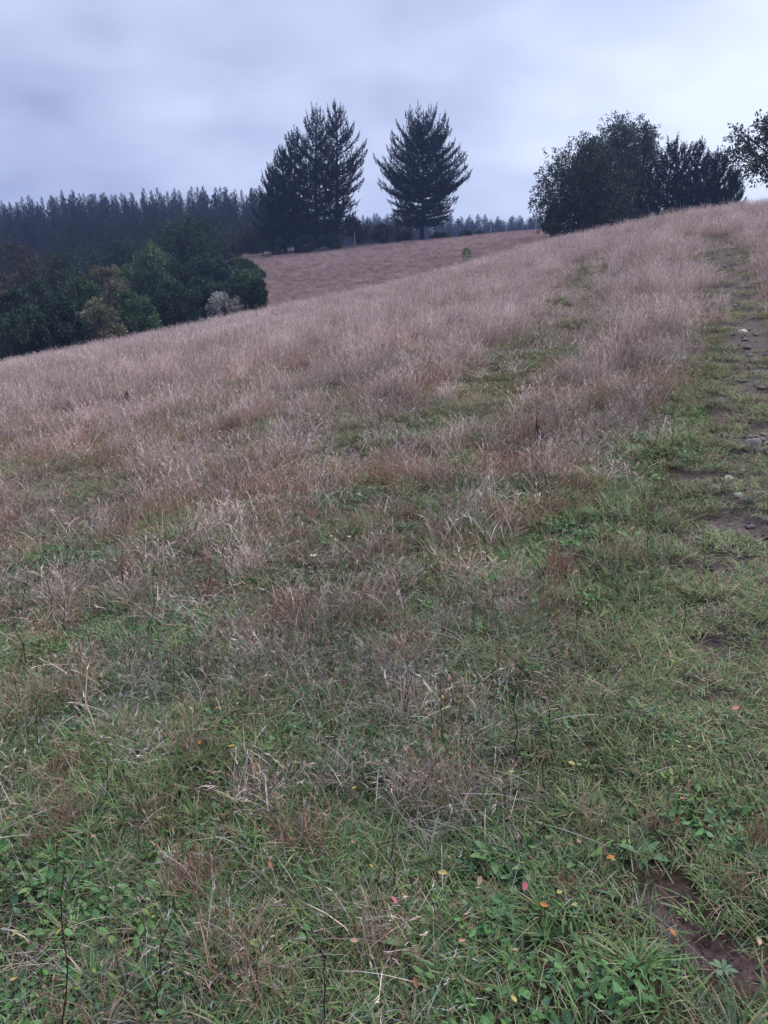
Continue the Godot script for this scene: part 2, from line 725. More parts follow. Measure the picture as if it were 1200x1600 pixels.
func mb_diamond(mb: MB, a: Vector3, m: Vector3, b: Vector3, s: Vector3, k: Color) -> void:
	mb.tri(a, m + s, b, k)
	mb.tri(a, b, m - s, k)


# stands a thing on the ground at distance d under a pixel column; returns [base, height up to a pixel row]
func stand(px: float, top: float, d: float) -> Array:
	var p := at_distance(px, top, d)
	var b := ground_point(p.x, d)
	return [b, p.y - b.y]


func make_far_trees() -> void:
	var needle := Color(0.024, 0.04, 0.03)
	# --- the lone pine
	var s := stand(662, 170, 108)
	var o := big_pine(s[0], s[1], [[0.0, 0.1], [0.1, 0.13], [0.15, 0.24], [0.24, 0.27], [0.32, 0.27], [0.43, 0.34], [0.56, 0.4], [0.63, 0.375], [0.76, 0.29], [0.87, 0.22], [0.94, 0.19], [1.0, 0.11]], 0.11, 240, needle)
	tag(o, "lone broad dark pine with upswept branches standing apart on the brow", "tree")
	# --- the pine clump left of it
	var bushy := [[0.0, 0.12], [0.14, 0.2], [0.3, 0.23], [0.5, 0.24], [0.65, 0.21], [0.8, 0.15], [0.92, 0.09], [1.0, 0.03]]
	var tallone := [[0.0, 0.08], [0.2, 0.14], [0.3, 0.16], [0.4, 0.16], [0.5, 0.2], [0.62, 0.235], [0.7, 0.235], [0.84, 0.14], [0.93, 0.09], [1.0, 0.03]]
	var clump := [
		[423, 264, 99, bushy, 0.1, 100, "short narrow pine at the outer edge of the pine clump"],
		[440, 232, 104, bushy, 0.1, 125, "pine of middling height behind the short pine of the clump"],
		[458, 206, 102, bushy, 0.09, 145, "bushy pine between the short pine and the tall pines"],
		[491, 172, 106, bushy, 0.11, 155, "tall pine with bare lower trunk in the middle of the clump"],
		[525, 164, 104, tallone, 0.15, 145, "tallest pine of the clump, long branches reaching toward the lone pine"],
	]
	for a in clump:
		s = stand(a[0], a[1], a[2])
		o = big_pine(s[0], s[1], a[3], a[4], a[5], needle)
		tag(o, a[6], "tree", "pines of the clump")
	# --- pines right of the broad tree, behind the brow
	var row_needle := needle
	var row := [[0.0, 0.18], [0.2, 0.25], [0.5, 0.24], [0.7, 0.18], [0.85, 0.11], [1.0, 0.04]]
	var rightp := [
		[1052, 218, 84, "slender pine next to the two tall column-shaped trees"],
		[1092, 222, 86, "bushy pine between two slender pines behind the grassy brow"],
		[1128, 238, 82, "pine with low side branches at the open end of its row"],
		[1148, 266, 80, "short spreading pine with low boughs at the very end of the row"],
		[1112, 240, 90, "pine standing behind the bushy pine on the brow"],
		[1072, 226, 92, "slender pine standing behind the row of pines on the brow"],
	]
	for a in rightp:
		s = stand(a[0], a[1], a[2])
		o = big_pine(s[0], s[1], row, 0.06, 115, row_needle)
		tag(o, a[3], "tree", "pines behind the brow")
	# --- plantation forest in the distance
	var kinds: Array = []
	var tones := [Color(0.042, 0.062, 0.04), Color(0.06, 0.07, 0.044), Color(0.036, 0.056, 0.04), Color(0.085, 0.075, 0.052), Color(0.05, 0.072, 0.046), Color(0.07, 0.078, 0.05)]
	for i in 6:
		kinds.append(spire_meshes(16.0, rng.randf_range(2.5, 3.4), tones[i]))
	var rows := [
		# px from, px to, step, top row, jitter, distance
		[-70, 405, 20, 362, 14, 126], [-70, 405, 15, 340, 12, 143], [-70, 410, 11, 321, 9, 160], [-70, 410, 9, 309, 7, 178], [-70, 420, 8, 300, 7, 196],
		[395, 860, 7.5, 348, 6, 262], [395, 860, 6.5, 339, 6, 292], [560, 640, 12, 345, 8, 210],
	]
	for r in rows:
		var px: float = r[0]
		while px < r[1]:
			var d: float = r[5] + rng.randf_range(-7.0, 7.0)
			var rise := 0.0 if r[5] > 200 else 12.0 * smoothstep(120.0, 40.0, px) - 5.0 * smoothstep(250.0, 380.0, px)
			s = stand(px + rng.randf_range(-6, 6), r[3] + rise + rng.randf_range(-r[4], r[4]), d)
			var kind: Array = kinds[rng.randi() % kinds.size()]
			o = thing("plantation_pine" if r[5] < 205 else "skyline_conifer", s[0], rng.randf() * TAU)
			o.rotation.z = rng.randf_range(-0.03, 0.03)
			part("trunk", kind[0], mats.wood, o)
			part("crown", kind[1], mats.pine, o)
			var f: float = s[1] / 16.0
			var wide: float = clampf(f, 0.8, 1.3) * rng.randf_range(0.85, 1.2) * (0.9 if r[5] < 205 else 1.3)
			o.scale = Vector3(wide, f, wide)
			if r[5] < 205:
				tag(o, "narrow spire-topped forest conifer behind the native broadleaved trees", "tree", "plantation conifers behind the native trees")
			else:
				tag(o, "distant small spire-topped conifer on the skyline beyond the field", "tree", "distant conifers on the skyline")
			px += r[2]
	# --- native trees in the hollow
	var dark := [Color(0.048, 0.082, 0.046), Color(0.06, 0.098, 0.054), Color(0.04, 0.068, 0.042)]
	var green := [Color(0.095, 0.16, 0.07), Color(0.12, 0.185, 0.08), Color(0.075, 0.13, 0.065)]
	var olive := [Color(0.22, 0.215, 0.12), Color(0.17, 0.175, 0.1), Color(0.26, 0.24, 0.15)]
	var brown := [Color(0.07, 0.07, 0.046), Color(0.058, 0.066, 0.044), Color(0.08, 0.07, 0.05)]
	var hollow := [
		# px, top row, distance, half width in px, colours, label
		[292, 344, 76, 66, dark, "large dark round-topped native tree at the edge of the hollow"],
		[232, 382, 70, 48, green, "fresh green native tree beside the large dark round-topped tree"],
		[188, 372, 80, 46, dark, "dark native tree behind the olive-yellow tree in the hollow"],
		[166, 408, 60, 40, olive, "olive-yellow sparse tree standing out among dark native trees"],
		[92, 388, 66, 52, dark, "dark green native tree beside the olive-yellow tree"],
		[30, 372, 72, 56, brown, "brownish green native tree toward the far end of the hollow"],
		[-22, 392, 62, 46, brown, "brownish spreading tree at the far end of the hollow"],
		[128, 436, 52, 38, green, "low green tree leaning out over the meadow edge"],
		[58, 428, 54, 44, dark, "low dark bushy tree at the meadow edge in the hollow"],
		[232, 428, 62, 44, dark, "low dark leafy tree below the fresh green tree"],
		[318, 412, 72, 42, dark, "dark leafy shrub below the large round-topped tree"],
		[374, 418, 78, 30, green, "rounded green bush at the end of the tree belt beside the field"],
		[345, 392, 100, 34, brown, "brownish bush between the tree belt and the pine clump"],
		[138, 390, 88, 46, dark, "dark native tree filling the gap behind the olive-yellow tree"],
		[206, 396, 92, 36, dark, "dark native tree behind the fresh green tree"],
		[72, 402, 84, 44, brown, "brownish native tree behind the dark low bushes"],
		[380, 436, 64, 28, green, "rounded green bush just beyond the pale whitish shrub"],
		[399, 446, 60, 14, dark, "small dark bush at the field corner of the tree belt"],
		[12, 452, 50, 36, dark, "dense dark shrub at the low corner of the meadow edge"],
		[352, 428, 72, 34, dark, "dark bush beside the pale whitish shrub"],
		[396, 436, 76, 18, green, "small green bush on the field side of the tree belt"],
		[318, 448, 60, 34, dark, "low dark thicket just behind the pale whitish shrub"],
		[272, 452, 57, 40, dark, "dark thicket at the meadow edge below the large round-topped tree"],
		[206, 462, 53, 38, green, "green thicket at the meadow edge beyond the olive-yellow tree"],
		[150, 474, 50, 34, olive, "low olive bush at the foot of the olive-yellow tree"],
		[92, 482, 47, 36, dark, "dark low thicket on the meadow edge near the lowest corner"],
		[36, 492, 45, 36, dark, "dense dark thicket at the bottom of the hollow"],
		[392, 366, 112, 24, brown, "brownish shrub at the foot of the short narrow pine"],
	]
	for a in hollow:
		s = stand(a[0], a[1] - 13.0, a[2])
		var rx: float = a[3] * a[2] / 1250.0
		var tall: float = s[1]
		o = leafy("broadleaf_tree" if tall > 4.5 else "shrub", s[0], tall, rx, 0.04, 30, 0.18, 19000, a[4], 0.16 if a[4] == olive else 0.12)
		tag(o, a[5], "tree" if tall > 4.5 else "shrub", "native trees in the hollow")
	# pale grey shrub at the end of the hollow
	s = stand(346, 458, 58)
	o = leafy("shrub", s[0], s[1], 1.5, 0.25, 12, 0.16, 2200, [Color(0.42, 0.42, 0.38), Color(0.3, 0.31, 0.27)], 0.3, 0.3)
	tag(o, "pale whitish twiggy shrub at the meadow edge below dark trees", "shrub")
	# red-brown bush and low shrubs under the pines
	var under := [
		[556, 337, 106, 30, [Color(0.085, 0.036, 0.03), Color(0.065, 0.035, 0.03)], "reddish brown bush beside the tallest pine of the clump"],
		[470, 362, 101, 34, dark, "low dark undergrowth bush beneath the pine clump"],
		[425, 366, 99, 34, dark, "low dark bush under the short narrow pine"],
		[516, 366, 103, 24, dark, "low dark bush by the trunk of the tallest clump pine"],
		[596, 350, 112, 22, brown, "brown-green bush between the reddish bush and the small pines"],
		[630, 362, 110, 18, dark, "low dark shrub just before the lone pine"],
		[690, 364, 111, 20, dark, "low dark shrub just past the lone pine"],
		[728, 361, 112, 9, dark, "small round dark bush on the field brow near the fence posts"],
		[750, 363, 112, 7, dark, "tiny dark bush on the field brow beside a fence post"],
	]
	for a in under:
		s = stand(a[0], a[1], a[2])
		o = leafy("shrub", s[0], s[1], a[3] * a[2] / 1250.0, 0.0, 14, 0.18, 6000, a[4], 0.08)
		tag(o, a[5], "shrub", "shrubs along the top of the field")
	for a in [[620, 330, 125, 1.6], [642, 342, 122, 1.1], [608, 350, 121, 0.9]]:
		s = stand(a[0], a[1], a[2])
		o = thing("young_conifer", s[0], rng.randf() * TAU)
		var kind: Array = kinds[rng.randi() % 3]
		part("trunk", kind[0], mats.wood, o)
		part("crown", kind[1], mats.pine, o)
		o.scale = Vector3(a[3] * 0.6, s[1] / 16.0, a[3] * 0.6)
		tag(o, "young conifer growing between the reddish bush and the lone pine", "tree", "young conifers by the lone pine")
	# --- broad tree and tall columns at the right
	s = stand(918, 214, 70)
	var heavy := [Color(0.052, 0.075, 0.05), Color(0.068, 0.094, 0.06), Color(0.044, 0.064, 0.046)]
	o = leafy("broadleaf_tree", s[0], s[1], 4.2, 0.02, 60, 0.19, 42000, heavy, 0.06, 0.1)
	tag(o, "big dense dark broadleaved tree with foliage down to the grass", "tree")
	var blue := [Color(0.055, 0.08, 0.052), Color(0.07, 0.096, 0.06)]
	s = stand(966, 170, 88)
	o = leafy("broadleaf_tree", s[0], s[1], 3.3, 0.06, 56, 0.21, 30000, blue, 0.14, 0.6)
	tag(o, "tall column-shaped tree rising just behind the big dense tree", "tree", "tall column-shaped trees")
	s = stand(1008, 178, 90)
	o = leafy("broadleaf_tree", s[0], s[1], 3.1, 0.06, 56, 0.21, 28000, blue, 0.16, 0.6)
	tag(o, "tall column-shaped tree next to the slender pine", "tree", "tall column-shaped trees")
	for a in [[1046, 322, 66, 26, "low rounded bush behind the brow beneath the pines"], [1088, 318, 64, 18, "small bush at the brow under the bushy pine"], [982, 300, 74, 22, "leafy bush filling the foot of the column-shaped trees"], [868, 316, 72, 22, "leafy bush at the outer foot of the big dense tree"]]:
		s = stand(a[0], a[1], a[2])
		o = leafy("shrub", s[0], s[1], a[3] * a[2] / 1250.0, 0.0, 14, 0.17, 5600, heavy, 0.05)
		tag(o, a[4], "shrub", "bushes behind the brow")
	s = stand(1266, 146, 50)
	o = leafy("broadleaf_tree", s[0], s[1], 5.0, 0.2, 64, 0.18, 20000, [Color(0.045, 0.055, 0.042), Color(0.055, 0.065, 0.048)], 0.26, 0.0)
	tag(o, "open-crowned leafy tree whose branches hang into view over the brow", "tree")
	# --- fence posts on the field brow
	var post_mesh := MB.new()
	post_mesh.tube([Vector3(0, -0.3, 0), Vector3(0.01, 0.8, 0), Vector3(0.0, 1.6, 0.01), Vector3(0.0, 1.62, 0.01)], [0.07, 0.065, 0.06, 0.001], 7, Color(0.4, 0.38, 0.36))
	var pm := post_mesh.mesh()
	for a in [[555, 378, 104, 0.05, 1.1], [766, 372, 106, 0.0, 1.25], [790, 372, 110, 0.02, 0.9], [836, 372, 108, -0.03, 1.0]]:
		var p := at_distance(a[0], a[1], a[2])
		var q := single("fence_post", pm, mats.wood, ground_point(p.x, a[2]))
		q.scale = Vector3(1, a[4], 1)
		q.rotation.z = a[3]
		tag(q, "pale weathered wooden fence post on the brow of the far field", "post", "fence posts on the far brow")
	var lean := MB.new()
	lean.tube([Vector3(0, -0.2, 0), Vector3(0.7, 0.9, 0), Vector3(1.5, 2.1, 0.1)], [0.08, 0.07, 0.04], 6, Color(0.09, 0.075, 0.065))
	var lp := at_distance(694, 372, 107)
	tag(single("fallen_branch", lean.mesh(), mats.wood, ground_point(lp.x, 107)), "dark leaning dead branch beside the lone pine", "branch")


# ---------------------------------------------------------------- grass

func turf_mesh(radius: float, blades: int, length: float, width: float, lie: float) -> ArrayMesh:
	var mb := MB.new()
	var tones := [Color(0.12, 0.22, 0.085), Color(0.15, 0.245, 0.1), Color(0.1, 0.195, 0.1), Color(0.19, 0.275, 0.115), Color(0.12, 0.21, 0.13), Color(0.24, 0.3, 0.16)]
	var straw := [Color(0.42, 0.34, 0.26), Color(0.34, 0.26, 0.2), Color(0.3, 0.2, 0.15), Color(0.52, 0.45, 0.38)]
	for i in blades:
		var r := radius * sqrt(rng.randf())
		var a := rng.randf() * TAU
		var p := Vector3(cos(a) * r, -0.006, sin(a) * r)
		var az := rng.randf() * TAU
		var tilt := rng.randf_range(0.1, lie)
		var dir := Vector3(cos(az) * sin(tilt), cos(tilt), sin(az) * sin(tilt))
		var side := Vector3(-sin(az), rng.randf_range(-0.4, 0.4), cos(az)).normalized()
		var l := length * rng.randf_range(0.45, 1.2)
		var dead := rng.randf() < 0.25
		var k: Color = vary(pick(straw) if dead else pick(tones), 0.28)
		var bend := Vector3(cos(az), -0.7, sin(az)) * rng.randf_range(0.1, 0.55)
		mb.blade(p, dir, bend, side, l, width * (0.6 if dead else rng.randf_range(0.6, 1.7)), 3, k)
	return mb.mesh()


func dry_mesh(radius: float, culms: int, height: float, thick: float, tones: Array, wind: float, curl: float) -> ArrayMesh:
	var mb := MB.new()
	for i in culms:
		var r := radius * sqrt(rng.randf())
		var a := rng.randf() * TAU
		var p := Vector3(cos(a) * r, -0.01, sin(a) * r)
		var az := rng.randf() * TAU
		var tilt := absf(rng.randfn(0.0, 0.24))
		var dir := Vector3(cos(az) * sin(tilt) + wind, cos(tilt), sin(az) * sin(tilt)).normalized()
		var side := dir.cross(any_way()).normalized()
		var l := height * rng.randf_range(0.5, 1.12)
		var k: Color = vary(pick(tones), 0.22)
		var bend := Vector3(cos(az) * 0.5 + wind * 1.6, -0.25, sin(az) * 0.5) * rng.randf_range(0.05, curl)
		if rng.randf() < 0.55:
			# culm with a loose seed head
			mb.blade(p, dir, bend, side, l, thick, 3, k)
			var tip := p + dir * l * 0.98 + bend * l * 0.96
			var td := (dir + bend * 2.0).normalized()
			var hl := l * rng.randf_range(0.16, 0.3)
			for m in 3:
				var q := tip - td * (hl * (0.1 + 0.22 * m))
				mb.blade(q, (td + any_way() * 0.45).normalized(), Vector3.ZERO, any_way(), hl * 0.5, thick * 1.6, 1, vary(k * 1.12, 0.12))
		else:
			# withered leaf
			mb.blade(p, dir, bend * 1.8 + Vector3(0, -0.1, 0), side, l * rng.randf_range(0.4, 0.85), thick * 1.7, 3, k)
	return mb.mesh()


func tuft_mesh() -> ArrayMesh:              # a grass plant: blades fanning out from one base
	var mb := MB.new()
	var tone: Color = pick([Color(0.12, 0.24, 0.09), Color(0.17, 0.28, 0.1), Color(0.11, 0.21, 0.11)])
	for i in 46:
		var az := rng.randf() * TAU
		var tilt := rng.randf_range(0.1, 1.0)
		var dir := Vector3(cos(az) * sin(tilt), cos(tilt), sin(az) * sin(tilt))
		var k := vary(tone, 0.25) if rng.randf() < 0.8 else vary(Color(0.4, 0.32, 0.22), 0.2)
		mb.blade(Vector3(cos(az), 0, sin(az)) * rng.randf_range(0.0, 0.02), dir, Vector3(cos(az), -0.8, sin(az)) * rng.randf_range(0.2, 0.6), Vector3(-sin(az), 0, cos(az)), rng.randf_range(0.05, 0.11), rng.randf_range(0.0025, 0.005), 4, k)
	return mb.mesh()


func straw_mesh(n: int) -> ArrayMesh:        # long pale stems that have fallen over
	var mb := MB.new()
	for i in n:
		var az := rng.randf() * TAU
		var tilt := rng.randf_range(0.6, 1.35)
		var dir := Vector3(cos(az) * sin(tilt), cos(tilt), sin(az) * sin(tilt))
		var p := Vector3(rng.randf_range(-0.12, 0.12), 0.0, rng.randf_range(-0.12, 0.12))
		mb.blade(p, dir, Vector3(0, -0.5 * cos(tilt), 0) + any_way() * 0.12, dir.cross(any_way()).normalized(), rng.randf_range(0.12, 0.3), 0.0022, 4, vary(pick([Color(0.55, 0.48, 0.42), Color(0.42, 0.34, 0.28), Color(0.34, 0.25, 0.2)]), 0.2))
	return mb.mesh()


func herb_mesh(leaves: int) -> ArrayMesh:
	var mb := MB.new()
	var tones := [Color(0.11, 0.23, 0.08), Color(0.14, 0.27, 0.09), Color(0.15, 0.25, 0.13), Color(0.1, 0.19, 0.1), Color(0.21, 0.31, 0.1)]
	var tone: Color = pick(tones)
	for i in leaves:
		var r := 0.07 * sqrt(rng.randf())
		var a := rng.randf() * TAU
		var p := Vector3(cos(a) * r, rng.randf_range(0.0, 0.035), sin(a) * r)
		var az := rng.randf() * TAU
		var dir := Vector3(cos(az), rng.randf_range(-0.1, 0.8), sin(az)).normalized()
		var side := Vector3(-sin(az), rng.randf_range(-0.3, 0.3), cos(az)).normalized()
		var l := rng.randf_range(0.012, 0.03)
		mb.leaf(p, dir, side.cross(dir).normalized() * -1.0, side, l, l * rng.randf_range(0.45, 0.75), 0.3, 0.2, vary(tone, 0.25))
	return mb.mesh()


func scatter(parent: Node3D, called: String, meshes: Array, mat: Material, spots: Array) -> void:
	# spots: [mesh number, Transform3D, Color]
	for n in meshes.size():
		var mine: Array = []
		for s in spots:
			if s[0] == n:
				mine.append(s)
		if mine.is_empty():
			continue
		var mm := MultiMesh.new()
		mm.transform_format = MultiMesh.TRANSFORM_3D
		mm.use_colors = true
		mm.mesh = meshes[n]
		mm.instance_count = mine.size()
		for i in mine.size():
			mm.set_instance_transform(i, mine[i][1])
			mm.set_instance_color(i, mine[i][2])
		var o := MultiMeshInstance3D.new()
		o.name = called
		o.multimesh = mm
		o.material_override = mat
		o.set_meta("kind", "stuff")
		parent.add_child(o, true)


func seat(x: float, d: float, size: float, tall: float, lean := 0.0) -> Transform3D:
	var b := Basis(Vector3.UP, rng.randf() * TAU)
	b = Basis(Vector3(0, 0, 1), -lean + rng.randf_range(-0.1, 0.1)) * Basis(Vector3(1, 0, 0), rng.randf_range(-0.12, 0.12)) * b
	b = b * Basis.from_scale(Vector3(size, tall, size))
	return Transform3D(b, ground_point(x, d))


func make_grass() -> void:
	# --- short green turf
	var meadow := thing("turf_grass", Vector3.ZERO)
	tag(meadow, "short green grass covering the hillside", "grass", "", "stuff")
	var turf: Array = []
	for i in 7:
		turf.append(turf_mesh(0.11, 190, 0.045, 0.0029, 1.2))
	for i in 3:
		turf.append(turf_mesh(0.10, 110, 0.085, 0.0031, 0.9))
	for i in 3:
		turf.append(tuft_mesh())
	var spots: Array = []
	for i in 1500:
		var d: float = sqrt(lerpf(0.6, 40.0, rng.randf()))
		var x := rng.randf_range(-1.0, 1.0) * (0.62 * d + 0.5)
		if bare_mud(x, d, 0.06) > 0.1 or path_cover(x, d) > 0.2 or bump_noise.get_noise_2d(x * 1.7 + 11.0, d * 1.7) < 0.0:
			continue
		var b := rng.randf_range(0.75, 1.25)
		spots.append([10 + rng.randi() % 3, seat(x, d, rng.randf_range(0.6, 1.2), rng.randf_range(0.6, 1.1)), Color(b, b, b)])
	for band in [[0.7, 3.2, 190.0, 1.0], [3.2, 8.0, 85.0, 1.2], [8.0, 17.0, 26.0, 1.6], [17.0, 34.0, 6.0, 2.0]]:
		var area: float = (band[1] - band[0]) * (1.3 * (band[0] + band[1]) * 0.5 + 1.4)
		for i in int(area * band[2]):
			var d: float = sqrt(lerpf(band[0] * band[0], band[1] * band[1], rng.randf()))
			var x := rng.randf_range(-1.0, 1.0) * (0.65 * d + 0.5)
			if d < 1.6:
				x = rng.randf_range(-1.0, 1.0) * 1.55
			var bare := maxf(bare_mud(x, d, 0.04) * 1.02, path_cover(x, d) * (0.78 if d > 5.0 else 0.5))
			if rng.randf() < bare:
				continue
			var n := wide_noise.get_noise_2d(x * 30.0, d * 30.0)
			var n2 := bump_noise.get_noise_2d(x * 2.3, d * 2.3)
			var k := Color(0.92, 1.0, 0.92).lerp(Color(1.12, 1.03, 0.88), clampf(0.3 + n * 1.1, 0.0, 1.0))
			k = k * (1.0 + 0.5 * n2)
			if d > 5.0:
				k = k.lerp(Color(1.7, 1.1, 1.15), 0.3 + 0.5 * dry_cover(x, d))
			var worn := path_cover(x, d)
			var trodden := 1.0 - smoothstep(0.5, 1.5, line_distance(Vector2(x, d), path_line) + n2 * 0.4)
			k = k.lerp(Color(1.55, 1.15, 1.2), maxf(worn * 0.6, trodden * 0.42))
			var size: float = band[3] * rng.randf_range(0.75, 1.25)
			var long := 0 if rng.randf() < 0.86 - 0.5 * n else 1
			var tall := size * (0.65 if worn > 0.4 else 1.0)
			spots.append([rng.randi() % 7 if long == 0 else 7 + rng.randi() % 3, seat(x, d, size, tall), Color(k.r, k.g, k.b)])
	scatter(meadow, "grass_tufts", turf, mats.turf, spots)
	print("turf ", spots.size())
	# --- tall dry grass
	var hay := thing("dry_grass", Vector3.ZERO)
	tag(hay, "tall dry pinkish brown grass over the upper hillside", "grass", "", "stuff")
	var mauve := [Color(0.68, 0.53, 0.48), Color(0.61, 0.455, 0.42), Color(0.78, 0.63, 0.57), Color(0.42, 0.29, 0.27), Color(0.55, 0.45, 0.36), Color(0.34, 0.235, 0.2), Color(0.82, 0.68, 0.6)]
	var tawny := [Color(0.45, 0.33, 0.22), Color(0.38, 0.26, 0.17), Color(0.5, 0.39, 0.28), Color(0.33, 0.2, 0.14)]
	var rust := [Color(0.33, 0.17, 0.12), Color(0.4, 0.22, 0.17), Color(0.28, 0.16, 0.12), Color(0.45, 0.3, 0.23)]
	var grey := [Color(0.4, 0.36, 0.33), Color(0.3, 0.26, 0.24), Color(0.5, 0.46, 0.42), Color(0.22, 0.17, 0.15)]
	var dry: Array = []
	for i in 4:
		dry.append(dry_mesh(0.12, 50, 0.34, 0.0031, mauve, 0.05, 0.6))     # 0-3
	for i in 3:
		dry.append(dry_mesh(0.11, 44, 0.29, 0.0029, tawny, 0.02, 0.8))     # 4-6
	for i in 2:
		dry.append(dry_mesh(0.09, 60, 0.2, 0.0022, rust, 0.0, 0.6))        # 7-8
	var mixed := tawny + grey + [Color(0.13, 0.085, 0.07), Color(0.1, 0.07, 0.06)]
	for i in 2:
		dry.append(dry_mesh(0.14, 40, 0.3, 0.0024, grey, 0.04, 1.0))       # 9-10
	for i in 4:
		dry.append(dry_mesh(0.16, 22, 0.2, 0.0019, mixed, 0.0, 2.2))      # 11-14
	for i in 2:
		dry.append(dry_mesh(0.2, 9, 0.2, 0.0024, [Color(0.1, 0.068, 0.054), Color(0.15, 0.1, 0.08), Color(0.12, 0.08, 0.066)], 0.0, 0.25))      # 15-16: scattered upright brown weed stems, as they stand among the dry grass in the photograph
	for i in 3:
		dry.append(straw_mesh(7))      # 17-19
	spots = []
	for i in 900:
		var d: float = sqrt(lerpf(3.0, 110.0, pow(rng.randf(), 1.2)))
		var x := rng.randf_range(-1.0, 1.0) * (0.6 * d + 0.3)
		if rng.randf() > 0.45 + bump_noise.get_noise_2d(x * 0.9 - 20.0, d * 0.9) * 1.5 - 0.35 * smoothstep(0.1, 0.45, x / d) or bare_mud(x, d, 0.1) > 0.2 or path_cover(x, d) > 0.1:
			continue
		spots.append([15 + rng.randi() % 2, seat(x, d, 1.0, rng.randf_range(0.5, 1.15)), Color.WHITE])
	for i in 240:
		var d: float = sqrt(lerpf(1.0, 20.0, rng.randf()))
		var x := rng.randf_range(-1.0, 0.7) * (0.6 * d + 0.3)
		if bare_mud(x, d, 0.15) < 0.2 and path_cover(x, d) < 0.2:
			spots.append([17 + rng.randi() % 3, seat(x, d, rng.randf_range(0.6, 1.1), rng.randf_range(0.6, 1.1)), Color.WHITE])
	for i in 3800:
		var d: float = sqrt(lerpf(0.7, 49.0, pow(rng.randf(), 1.3)))
		var x := rng.randf_range(-1.0, 1.0) * (0.62 * d + 0.5)
		var n := bump_noise.get_noise_2d(x * 0.8 + 70.0, d * 0.8) + 0.5 * bump_noise.get_noise_2d(x * 2.5, d * 2.5 + 30.0)
		if rng.randf() > 0.5 + n * 1.2 - 0.5 * smoothstep(-0.1, 0.45, x / d) or bare_mud(x, d) > 0.2 or path_cover(x, d) > 0.6:
			continue
		spots.append([11 + rng.randi() % 4, seat(x, d, rng.randf_range(0.7, 1.2), rng.randf_range(0.45, 1.0)), Color.WHITE])
	for band in [[0.9, 3.2, 110.0, 0.75], [3.2, 8.0, 86.0, 0.92], [8.0, 16.0, 60.0, 1.02], [16.0, 30.0, 30.0, 1.25], [30.0, 58.0, 12.0, 1.7], [58.0, 106.0, 4.5, 2.3]]:
		var area: float = (band[1] - band[0]) * (1.3 * (band[0] + band[1]) * 0.5 + 1.4)
		for i in int(area * band[2]):
			var d: float = sqrt(lerpf(band[0] * band[0], band[1] * band[1], rng.randf()))
			var x := rng.randf_range(-1.0, 1.0) * (0.65 * d + 0.5)
			if d > 58.0:
				x = rng.randf_range(-0.25, 0.35) * d
			var cover := dry_cover(x, d) if d < 60.0 else 0.9
			if rng.randf() > cover * (1.0 if d > 3.0 else 0.7) or bare_mud(x, d) > 0.3:
				continue
			var n := wide_noise.get_noise_2d(x * 22.0 + 90.0, d * 22.0)
			var which: int
			var u := rng.randf() + n * 0.5
			var near := 1.0 - smoothstep(4.0, 15.0, d)
			if u < 0.06 + 0.1 * near:
				which = 7 + rng.randi() % 2
			elif u < 0.14 + 0.4 * near:
				which = 4 + rng.randi() % 3
			elif u > 0.86 - 0.12 * near:
				which = 9 + rng.randi() % 2
			else:
				which = rng.randi() % 4
			var size: float = band[3] * rng.randf_range(0.75, 1.2)
			var tall := lerpf(0.55, 1.05, smoothstep(2.5, 14.0, d)) * rng.randf_range(0.7, 1.15) * (0.45 + 0.55 * cover) * (1.0 + 0.45 * clump_noise.get_noise_2d(x * 1.3 + 31.0, d * 1.3))
			if d > 16.0:
				tall *= lerpf(1.0, 1.25, smoothstep(16.0, 40.0, d))
			if d > 58.0:
				tall = rng.randf_range(0.6, 1.0)
			var b := 1.0 + 0.45 * wide_noise.get_noise_2d(x * 40.0, d * 40.0 + 50.0) + rng.randf_range(-0.3, 0.24)
			var k := Color(b, b, b)
			if d > 58.0:
				k = Color(0.8 * b, 0.75 * b, 0.78 * b)
			var lean := 0.12 * smoothstep(-0.5, 8.0, x) + 0.02
			spots.append([which, seat(x, d, size, tall, lean), k])
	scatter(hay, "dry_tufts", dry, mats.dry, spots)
	print("dry ", spots.size())
	# --- low broad-leaved ground cover
	var cover_node := thing("ground_cover", Vector3.ZERO)
	tag(cover_node, "small low-growing broad-leaved weeds mixed into the turf", "weeds", "", "stuff")
	var herbs: Array = []
	for i in 6:
		herbs.append(herb_mesh(26))
	spots = []
	for i in 3900:
		var d: float = sqrt(lerpf(0.7, 36.0, rng.randf()))
		var x := rng.randf_range(-1.0, 1.0) * (0.6 * d + 0.5)
		var n := bump_noise.get_noise_2d(x * 1.1 + 40.0, d * 1.1)
		if n < -0.08 or bare_mud(x, d, 0.05) > 0.2 or line_distance(Vector2(x, d), path_line) < rng.randf_range(0.3, 1.3) or rng.randf() < dry_cover(x, d) * 0.7:
			continue
		var b := rng.randf_range(0.8, 1.25)
		spots.append([rng.randi() % 6, seat(x, d, rng.randf_range(0.7, 1.3), rng.randf_range(0.7, 1.2)), Color(b, b, b)])
	scatter(cover_node, "weed_leaves", herbs, mats.broad, spots)
	var set_aside := [mauve, tawny, rust, grey]
	make_tussocks(set_aside)


